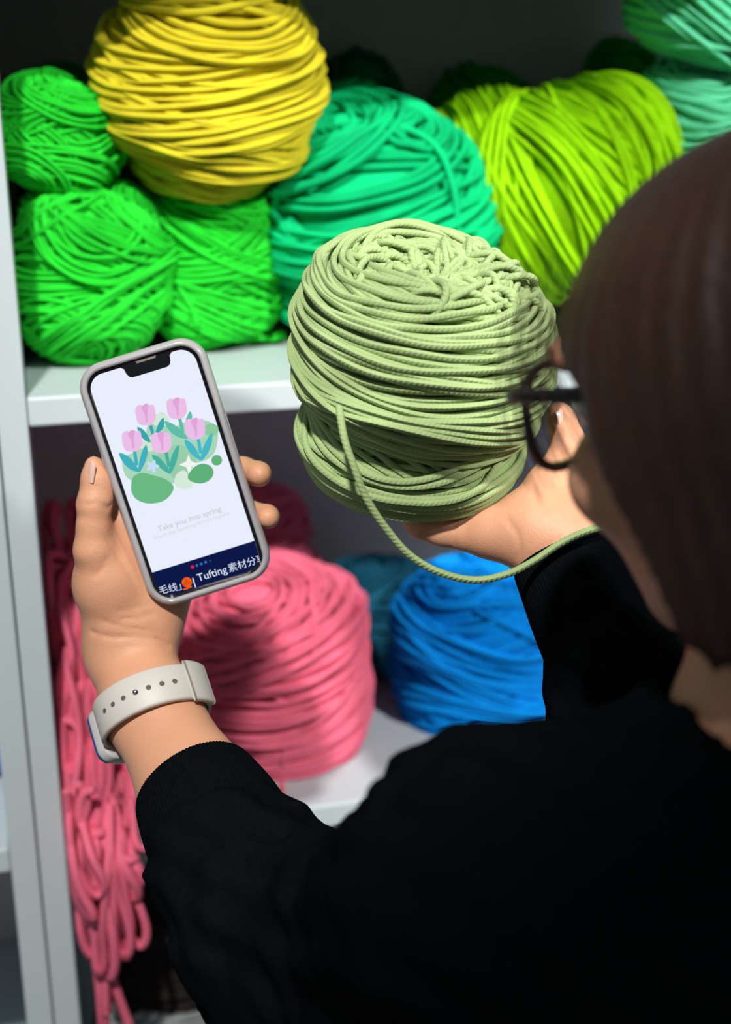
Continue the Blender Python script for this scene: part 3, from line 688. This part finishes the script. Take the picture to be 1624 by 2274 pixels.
for pix, dp in (([(205, 1403), (250, 1415), (300, 1412), (345, 1418), (372, 1434)], .0010), ([(225, 1378), (270, 1392), (325, 1400), (368, 1412)], .0006), ([(176, 1118), (196, 1121), (214, 1119)], .0007), ([(228, 1122), (238, 1128), (248, 1121)], .0012),
                ([(270, 1376), (310, 1372), (345, 1360)], .0005), ([(262, 1358), (300, 1352), (330, 1340)], .0004), ([(172, 1146), (190, 1148)], .0004), ([(240, 1240), (228, 1262), (212, 1278)], .0006), ([(240, 1200), (262, 1235), (300, 1300), (330, 1345)], .0005)):
    crease(HL, pix, .70, .90, dp, .0013)
HL.d += HL.acc
VL, QL = HL.mesh(); VL = smooth_np(VL, QL, 2)
# -- right hand (palm up under the ball)
RW = U(1268, 1222, .772); RA = U(1345, 1385, .757); RB = U(1420, 1530, .742)
lo = np.min([RB, U(860, 1260, .76), U(1400, 880, .80), U(860, 1100, .86), U(1300, 880, .84)], 0)-.045; hi = np.max([RB, U(860, 1260, .76), U(1400, 880, .80), U(860, 1100, .86), U(1300, 880, .84)], 0)+.045
HR = Field(lo, hi, .0016); _HL = HL
fr = (FWD, 1.18)
HR.cone(RB, RA, .033, .030, 0, flat=fr); HR.cone(RA, RW, .0295, .0262, .01, flat=fr)
HR.cone(RW, U(1195, 1172, .779), .0250, .0225, .012, flat=fr)
HR.cone(U(1195, 1178, .779), U(1105, 1178, .787), .0200, .0130, .012)
HR.cone(U(1165, 1196, .776), U(1085, 1186, .781), .0165, .0125, .010)
HR.cone(U(1195, 1160, .790), U(1090, 1150, .815), .0200, .0140, .012)
HR.cone(U(1235, 1150, .783), U(1232, 1080, .790), .0190, .0150, .012)
HR.cone(U(1232, 1080, .790), U(1250, 1035, .797), .0150, .0115, .008)
HR.cone(U(1250, 1035, .797), U(1262, 978, .803), .0112, .0096, .004)
HR.cone(U(1262, 978, .803), U(1246, 930, .808), .0098, .0086, .003)
HR.cone(U(1246, 930, .808), U(1240, 914, .810), .0086, .0066, .003)
HL = HR
finger([(U(1085, 1186, .783), .0120), (U(1040, 1186, .786), .0098), (U(985, 1180, .788), .0090), (U(935, 1168, .789), .0078), (U(922, 1163, .7895), .0066)])
finger([(U(1090, 1172, .800), .0120), (U(1020, 1166, .806), .0100), (U(950, 1150, .812), .0090), (U(880, 1126, .816), .0075)])
finger([(U(1095, 1155, .818), .0120), (U(1010, 1140, .830), .0100), (U(930, 1112, .838), .0090), (U(860, 1080, .842), .0075)])
finger([(U(1110, 1130, .835), .0120), (U(1030, 1100, .850), .0100), (U(950, 1065, .860), .0090), (U(890, 1030, .866), .0075)])
HL = _HL
HR.acc = np.zeros(HR.shape, np.float32)
for pix, dp in (([(1188, 1060), (1184, 1090), (1192, 1118), (1215, 1130)], .0012), ([(1255, 1045), (1275, 1052), (1295, 1060)], .0006), ([(1125, 1150), (1150, 1185), (1160, 1220), (1150, 1240)], .0007), ([(1240, 1075), (1262, 1110), (1285, 1150)], .0004), ([(1010, 1170), (1006, 1190), (1010, 1210)], .0006), ([(1180, 1238), (1230, 1205), (1290, 1180)], .0006)):
    crease(HR, pix, .68, .90, dp, .0014)
HR.d += HR.acc
VR, QR = HR.mesh(); VR = smooth_np(VR, QR, 2)
# -- head and neck
az, ti = math.radians(14-36), math.radians(14)
hf = np.array([math.sin(az)*math.cos(ti), math.cos(az)*math.cos(ti), -math.sin(ti)]); hl = nrm(np.cross([0, 0, 1.], hf)); hu = np.cross(hf, hl)
HD0 = U(1768, 828, .530); AXH = np.stack([hf, hl, hu])
def Hd(f, l, u): return HD0+hf*f+hl*l+hu*u
NB = HD0+np.array([.0, .0, -.157])-hf*.036+hl*.020
FH = Field(HD0-.15-np.array([.0, .0, .16]), HD0+.15, .0026)
FH.ell(Hd(-.004, 0, .014), AXH, (.090, .071, .082), 0)
FH.ell(Hd(.036, 0, -.045), AXH, (.052, .055, .064), .02)
for s in (-1, 1):
    FH.cone(Hd(.004, s*.048, -.070), Hd(.056, s*.014, -.090), .017, .014, .016)
    FH.ell(Hd(.062, s*.036, -.034), AXH, (.024, .026, .024), .012)
    FH.ell(Hd(-.006, s*.073, -.028), AXH, (.017, .008, .030), .004)
FH.ell(Hd(.066, 0, -.090), AXH, (.016, .020, .015), .012)
FH.cone(Hd(.088, 0, .000), Hd(.106, 0, -.034), .006, .010, .008)
FH.ell(Hd(.088, 0, -.066), AXH, (.010, .023, .005), .004); FH.ell(Hd(.086, 0, -.074), AXH, (.010, .019, .006), .003)
FH.cone(Hd(.080, .045, .020), Hd(.080, -.045, .020), .008, .008, .012)
FH.cone(Hd(-.022, 0, -.070), NB, .046, .050, .015); FH.cone(NB, NB-np.array([0, 0, .05]), .055, .08, .02)
VH, QH = FH.mesh(); VH = smooth_np(VH, QH, 2)
# -- trunk, shoulders and upper arms (one figure under the clothes)
SL_ = U(1115, 2010, .540); EL = U(850, 2420, .665); SR = NB+(NB-SL_)*np.array([1, 1, 0])*.95; SR[2] = SL_[2]; ER = U(1780, 2050, .680)
HIP = np.array([NB[0]-.005, NB[1]-.01, .93])
side = nrm(np.cross(hf*np.array([1, 1, 0]), [0, 0, 1.])); facing = nrm(hf*np.array([1, 1, 0])); flb = (facing, 1.35)
def trunk(F, g, k):
    F.cone(NB-np.array([0, 0, .10]), NB-np.array([0, 0, .36]), .115+g, .118+g, k, flat=flb); F.cone(NB-np.array([0, 0, .36]), HIP, .118+g, .130+g, k, flat=flb)
    F.cone(SL_, NB-np.array([0, 0, .035]), .050+g, .052+g, k); F.cone(SR, NB-np.array([0, 0, .035]), .050+g, .052+g, k)
    F.cone(SL_, EL, .048+g, .042+g, k); F.cone(EL, U(700, 2165, .705), .042+g, .040+g, k)
    F.cone(SR, ER, .048+g, .042+g, k); F.cone(ER, RB, .042+g, .034+g*.8, k)
lo = np.min([HIP, SL_, SR, EL, ER, LC, RB, LB, RW], 0)-.17; hi = np.max([HIP, SL_, SR, EL, ER, LC, RB, LB, RW, NB], 0)+.15
FB = Field(lo, hi, .007); trunk(FB, -.004, .03); FB.cone(U(700, 2165, .705), LC, .036, .033, .02); FB.cone(ER, RB, .036, .031, .02); FB.cone(HIP, HIP-np.array([0, 0, .05]), .12, .10, .03, flat=flb)
VB, QB = FB.mesh(); VB = smooth_np(VB, QB, 1)
Vs, Qs, n = [], [], 0
for v, q in ((VL, QL), (VR, QR), (VH, QH), (VB, QB)): Vs.append(v); Qs.append(q+n); n += len(v)
person = mesh_np('person', np.vstack(Vs), np.vstack(Qs), M_skin)
tag(person, 'person seen from behind in a black sweater and glasses, holding phone and yarn', 'person')
# nails
def nail(c, along, out, L, Wd, name='fingernail'):
    along = nrm(along); out = nrm(out-along*(np.asarray(out)@along)); s = np.cross(along, out); G = np.zeros((7, 7, 3))
    for i, a in enumerate(np.linspace(-1, 1, 7)):
        for j, b in enumerate(np.linspace(-1, 1, 7)):
            e = math.sqrt(max(0, 1-abs(a)**5)) if a > 0 else 1-.15*a*a
            G[i, j] = c+along*a*L/2+s*b*e*Wd/2+out*(.0022*(math.cos(b*e*1.1)-1)*1.4-.0006*a*a)
    T = Tubes(); T.grid(G); T.grid(G[:, ::-1]-out*.0004); T.build(name, M_nail, person)
pt = HL.hit(199, 1046, .74, .85)
if pt is not None: nail(pt+(-FWD*.6-RIGHT*.8)*.0006, -DOWN+RIGHT*.12, -RIGHT*.85-FWD*.55, .0135, .0092)
for px, py in ((591, 1047), (600, 1152)):
    pt = HL.hit(px, py, .74, .90)
pt = HR.hit(1252, 926, .74, .85)
if pt is not None: nail(pt+(RIGHT*.5-FWD*.5)*.0004, -DOWN-RIGHT*.25, RIGHT*.7-FWD*.7, .0115, .0085)
M_eye = mat('eye_white', (.8, .8, .78), .2); M_iris = mat('iris_dark', (.02, .01, .008), .1)
for s in (-1, 1):
    for c, r, m, nm in ((Hd(.078, s*.031, -.002), .0115, M_eye, 'eye'), (Hd(.0845, s*.031, -.003), .0058, M_iris, 'iris')):
        bm = bmesh.new(); bmesh.ops.create_uvsphere(bm, u_segments=16, v_segments=10, radius=r); me = bpy.data.meshes.new(nm); bm.to_mesh(me); bm.free(); me.materials.append(m)
        o = bpy.data.objects.new(nm, me); C.objects.link(o); o.location = Vector(tuple(c)); o.parent = person
# -- hair: a jaw-length bob, its front edge falling over the cheek
FA = Field(HD0-.16, HD0+.15, .0022)
FA.ell(Hd(-.008, 0, .010), AXH, (.104, .087, .088), 0)
for s in (-1, 1):
    FA.ell(Hd(.006, s*.058, -.040), AXH, (.066, .031, .085), .03)
    FA.ell(Hd(-.020, s*.045, -.085), AXH, (.052, .036, .052), .03)
FA.ell(Hd(-.055, 0, -.055), AXH, (.055, .072, .090), .03)
sl = (slice(None),)*3; P = FA.P(sl)-HD0; pf, pl, pu = P@hf, P@hl, P@hu
hang_ = np.arctan2(pl, pf); rad_ = np.sqrt(pl**2+pf**2)
FA.d += ((.0004)*np.sin(hang_*110+6*np.sin(pu*30))+.0004*np.sin(hang_*43+4*np.sin(pu*22+1))).astype(np.float32)*np.clip(rad_/.06, 0, 1)
line = .028+1.15*np.clip(pu-.005, 0, 1)-.45*np.clip(-pu-.01, 0, 1)
FA.d = np.maximum(FA.d, pf-line.astype(np.float32))
FA.d = np.maximum(FA.d, (-(pu+.086)+.45*np.clip(pf, -.03, .06)-.003*np.sin(hang_*40)).astype(np.float32))
VA, QA = FA.mesh(); VA = smooth_np(VA, QA, 1)
hair = mesh_np('hair', VA, QA, M_hair, person); hair['label'] = 'dark brown jaw-length hair'
T = Tubes(); rg = np.random.default_rng(4)
for i in range(60):                     # loose hairs along the front edge
    l0 = .070+rg.normal(0, .007); f0 = .060+rg.normal(0, .009); u0_ = rg.uniform(.025, .06); pts = []; k_ = rg.uniform(.2, 1)
    for q in range(6):
        t = q/5; pts.append(Hd(f0+.010*math.sin(t*2.6)+.006*t*k_, l0+.004*math.sin(t*3)-.006*t, u0_-.055*t-.01*k_*t))
    T.add(catmull(pts, .006), .00022, 3, cap=False)
T.build('loose_hairs', M_hair, person)
# -- sweater
FS = Field(lo, hi, .0042)
trunk(FS, .013, .035)
FS.cone(U(700, 2165, .705), U(500, 1900, .742), .054, .0425, .02); FS.cone(U(600, 2050, .722), U(575, 2000, .727), .050, .047, .02); FS.cone(U(690, 2040, .690), U(960, 2010, .580), .037, .044, .03)
FS.cone(ER, U(1400, 1560, .738), .055, .044, .02); FS.cone(U(1400, 1560, .738), U(1352, 1450, .750), .0445, .036, .012)
P = FS.P(sl)
FS.d += (.0030*np.sin(P[..., 0]*95+3*np.sin(P[..., 2]*60))*np.sin(P[..., 2]*110+2*np.sin(P[..., 1]*80))+.0016*np.sin(P[..., 0]*210+P[..., 2]*170+P[..., 1]*130)).astype(np.float32)
FS.capcone(U(470, 1822, .767), U(515, 1905, .742), .0340, .0410, .004, .006)
FS.capcone(U(1310, 1345, .760), U(1356, 1440, .751), .0300, .0345, .004, .006)
FS.capcone(NB+np.array([0, 0, .004]), NB-np.array([0, 0, .06]), .056, .074, .004, .02)
for a, b, r1, r2 in ((NB+np.array([0, 0, .06]), NB-np.array([0, 0, .02]), .0515, .0530),):
    FS.capcone(a, b, r1, r2, .001, sub=True)
VS, QS = FS.mesh(); VS = smooth_np(VS, QS, 2)
swt = mesh_np('sweater', VS, QS, M_swt, person); swt['label'] = 'black long-sleeved sweater'
def cuff(a, b, ra, rb, n, amp):          # knitted cuff: fine ribs running along the sleeve, a rolled open end
    a, b = np.asarray(a), np.asarray(b); L = np.linalg.norm(b-a); u = nrm(b-a); x = nrm(np.cross(u, [.3, .2, .9])); y = np.cross(u, x)
    prof = [(.030, -.0042), (.010, -.0040), (.003, -.0038), (.0008, -.0028), (.0, -.0016), (.0008, -.0005), (.003, .0)]+[(.003+(L-.003)*q/10, .0012*math.sin(q/10*3.14)) for q in range(1, 11)]+[(L+.001, -.004)]
    m = n*4; G = np.zeros((len(prof), m+1, 3))
    for i, (t, dr) in enumerate(prof):
        for j in range(m+1):
            an = 2*math.pi*j/m; r = ra+(rb-ra)*t/L+dr+(amp*math.sin(an*n) if i > 2 else 0)+.0006*math.sin(an*3+t*60)
            G[i, j] = a+u*t+(x*math.cos(an)+y*math.sin(an))*r
    T = Tubes(); T.grid(G); o = T.build('cuff', M_swt, person); o['label'] = 'ribbed black cuff'
cuff(U(436, 1752, .783), U(512, 1905, .742), .0362, .0420, 110, .0003)
cuff(U(1254, 1228, .771), U(1352, 1440, .751), .0318, .0350, 90, .0004)
# -- legs (below the frame)
FT = Field(HIP-np.array([.25, .25, .93]), HIP+np.array([.25, .25, .1]), .012)
for s in (-1, 1):
    h = HIP+side*s*.085; k = np.array([h[0], h[1], .50])+facing*.01+side*s*.01; a = np.array([h[0], h[1], .09])+side*s*.015
    FT.cone(HIP-np.array([0, 0, -.02]), h-np.array([0, 0, .06]), .115, .10, .04); FT.cone(h, k, .100, .066, .03); FT.cone(k, a, .064, .052, .03)
VT, QT = FT.mesh(); mesh_np('trousers', smooth_np(VT, QT, 2), QT, M_trs, person)
for s in (-1, 1):
    a = np.array([HIP[0], HIP[1], .0])+side*s*.10; F2 = Field(a-np.array([.2, .2, .0])-.01, a+np.array([.2, .2, .14]), .006)
    F2.cone(a+np.array([0, 0, .045])-facing*.04, a+np.array([0, 0, .038])+facing*.13, .040, .034, 0); F2.cone(a+np.array([0, 0, .05])-facing*.02, a+np.array([0, 0, .10]), .042, .045, .02)
    F2.d = np.maximum(F2.d, .001-F2.P(sl)[..., 2]); v, q = F2.mesh(); mesh_np('shoe', v, q, M_shoe, person)
# ------------------------------------------------------------------ glasses
M_frame = mat('glasses_frame', (.004, .004, .005), .3)
M_lens = bpy.data.materials.new('lens'); M_lens.use_nodes = True
bs = M_lens.node_tree.nodes['Principled BSDF']; bs.inputs['Base Color'].default_value = (1, 1, 1, 1); bs.inputs['Roughness'].default_value = .02; bs.inputs['Transmission Weight'].default_value = 1; bs.inputs['IOR'].default_value = 1.02
gl = empty('eyeglasses', Hd(.105, 0, -.004)); tag(gl, 'black-framed eyeglasses worn on the face', 'eyeglasses')
GF = .104
for s in (-1, 1):
    t = np.linspace(0, 2*np.pi, 48, endpoint=False); sx = np.sign(np.cos(t))*np.abs(np.cos(t))**.75; sy = np.sign(np.sin(t))*np.abs(np.sin(t))**.75
    def lp(t_, k, df=0.0): return [Hd(GF+df-.012*((s*.034+a*.0265*k)/.06)**2, s*.034+a*.0265*k, -.006+b*.0225*k) for a, b in zip(sx, sy)]
    T = Tubes(); T.add(np.array(lp(t, 1)), .0023, 6, closed=True); T.build('rim', M_frame, gl)
    V = lp(t, .97, .0006)+lp(t, .97, -.0006); F = [tuple(range(48)), tuple(range(95, 47, -1))]+[(i, 48+i, 48+(i+1) % 48, (i+1) % 48) for i in range(48)]
    mesh_np('lens', V, F, M_lens, gl, smooth=False)
    T = Tubes(); T.add(catmull([Hd(GF-.011, s*.061, .006), Hd(GF-.013, s*.068, .006), Hd(GF-.022, s*.0715, .006), Hd(.045, s*.0735, .004), Hd(.0, s*.078, -.002), Hd(-.012, s*.079, -.016)], .004), .0032, 6); T.build('temple_arm', M_frame, gl)
T = Tubes(); T.add(catmull([Hd(GF-.0, -.009, .000), Hd(GF+.004, 0, .004), Hd(GF, .009, .000)], .002), .0018, 6); T.build('bridge', M_frame, gl)

# ------------------------------------------------------------------ wristwatch
M_band = mat('watch_band', s2l((198, 193, 184)), .5, noise=.02)
M_pin = mat('watch_pin', (.55, .50, .55), .2, metal=1.0); M_wcase = mat('watch_case', (.52, .50, .47), .35); M_wglass = mat('watch_glass', (.01, .05, .22), .05, coat=1.0)
M_hole = mat('band_hole', (.10, .085, .08), .8)
wt = empty('wristwatch', U(330, 1570, .815)); tag(wt, 'wristwatch with a pale beige band on the left wrist', 'watch')
wa = nrm(-DOWN*.93-RIGHT*.40+FWD*.54)               # axis towards the hand
wc = U(343, 1572, .815); wx = nrm(RIGHT+DOWN*.0-wa*(RIGHT@wa)); wy = np.cross(wa, wx)
if wy@FWD > 0: wy = -wy                                                             # towards the viewer
RX, RY = .0305, .0262
def wp(a, r=0.0, t=0.0):                 # a: angle round the wrist, 0 = right, 90 = viewer
    a = math.radians(a); n = nrm(wx*math.cos(a)/RX+wy*math.sin(a)/RY); return wc+wx*RX*math.cos(a)+wy*RY*math.sin(a)+n*r+wa*t, n
def band(name, a0, a1, r0, th, wd, m, parent, n=60, taper=None):
    prof = [(-1, .0), (-.96, .75), (-.86, 1), (.86, 1), (.96, .75), (1, .0), (.86, -.12), (-.86, -.12)]; V = []; F = []; k = len(prof)
    for i in range(n+1):
        a = a0+(a1-a0)*i/n; w_ = wd*(taper(i/n) if taper else 1)
        for t, r in prof: V.append(wp(a, r0+r*th, t*w_/2)[0])
    for i in range(n):
        for j in range(k): F.append((i*k+j, i*k+(j+1) % k, (i+1)*k+(j+1) % k, (i+1)*k+j))
    F += [tuple(range(k)), tuple(n*k+j for j in range(k))[::-1]]
    o = mesh_np(name, V, F, m, parent); return o
tip = lambda x: 1 if x < .9 else math.sqrt(max(.05, 1-((x-.9)/.1)**2*.75))
b_out = band('strap', 205, 32, .0024, .0024, .0240, M_band, wt, 70)
b_in = band('strap', 60, -95, .0002, .0021, .0225, M_band, wt, 60)
loop = band('keeper_loop', 46, 14, .0040, .0024, .0275, M_band, wt, 16)
for i, a in enumerate(np.linspace(142, 62, 7)):
    p, n_ = wp(a, .0047, 0); bm = bmesh.new()
    if i == 3: bmesh.ops.create_uvsphere(bm, u_segments=14, v_segments=8, radius=.0019)
    else: bmesh.ops.create_cone(bm, cap_ends=True, segments=18, radius1=.00155, radius2=.00155, depth=.0006)
    rot = Vector(tuple(n_)).to_track_quat('Z', 'Y').to_matrix(); bmesh.ops.transform(bm, matrix=Matrix.Translation(Vector(tuple(p)))@rot.to_4x4(), verts=bm.verts[:])
    nm = 'clasp_pin' if i == 3 else 'strap_hole'; me = bpy.data.meshes.new(nm); bm.to_mesh(me); bm.free(); me.materials.append(M_pin if i == 3 else M_hole)
    o = bpy.data.objects.new(nm, me); C.objects.link(o); o.parent = b_out; o.matrix_parent_inverse = b_out.matrix_world.inverted()
def rbox(name, c, ax, half, rnd, m, parent):
    bm = bmesh.new(); bmesh.ops.create_cube(bm, size=2)
    for v in bm.verts: v.co = Vector((v.co.x*half[0], v.co.y*half[1], v.co.z*half[2]))
    ve = [e for e in bm.edges if abs(e.verts[0].co.z-e.verts[1].co.z) > 1e-6]; bmesh.ops.bevel(bm, geom=ve, offset=rnd, segments=6, profile=.5, affect='EDGES')
    he = [e for e in bm.edges if abs(e.verts[0].co.z-e.verts[1].co.z) < 1e-6 and len(e.link_faces) == 2]; bmesh.ops.bevel(bm, geom=he, offset=half[2]*.45, segments=4, profile=.5, affect='EDGES')
    X = np.array(ax); Mx = Matrix(((X[0][0], X[1][0], X[2][0], c[0]), (X[0][1], X[1][1], X[2][1], c[1]), (X[0][2], X[1][2], X[2][2], c[2]), (0, 0, 0, 1)))
    bmesh.ops.transform(bm, matrix=Mx, verts=bm.verts[:]); bmesh.ops.recalc_face_normals(bm, faces=bm.faces[:])
    me = bpy.data.meshes.new(name); bm.to_mesh(me); bm.free(); me.materials.append(m); me.polygons.foreach_set('use_smooth', np.ones(len(me.polygons), bool))
    o = bpy.data.objects.new(name, me); C.objects.link(o); o.parent = parent; o.matrix_parent_inverse = parent.matrix_world.inverted(); return o
p, n_ = wp(218, .0050, 0); sdir = np.cross(n_, wa)
rbox('watch_case', p, (sdir, wa, n_), (.0150, .0180, .0040), .008, M_wcase, wt)
rbox('watch_glass', p+n_*.0036, (sdir, wa, n_), (.0145, .0172, .0022), .0075, M_wglass, wt)
print('NB', NB, 'SL', SL_, 'SR', SR, 'EL', EL, 'ER', ER, 'HD0', HD0, 'LC', LC, 'HIP', HIP)
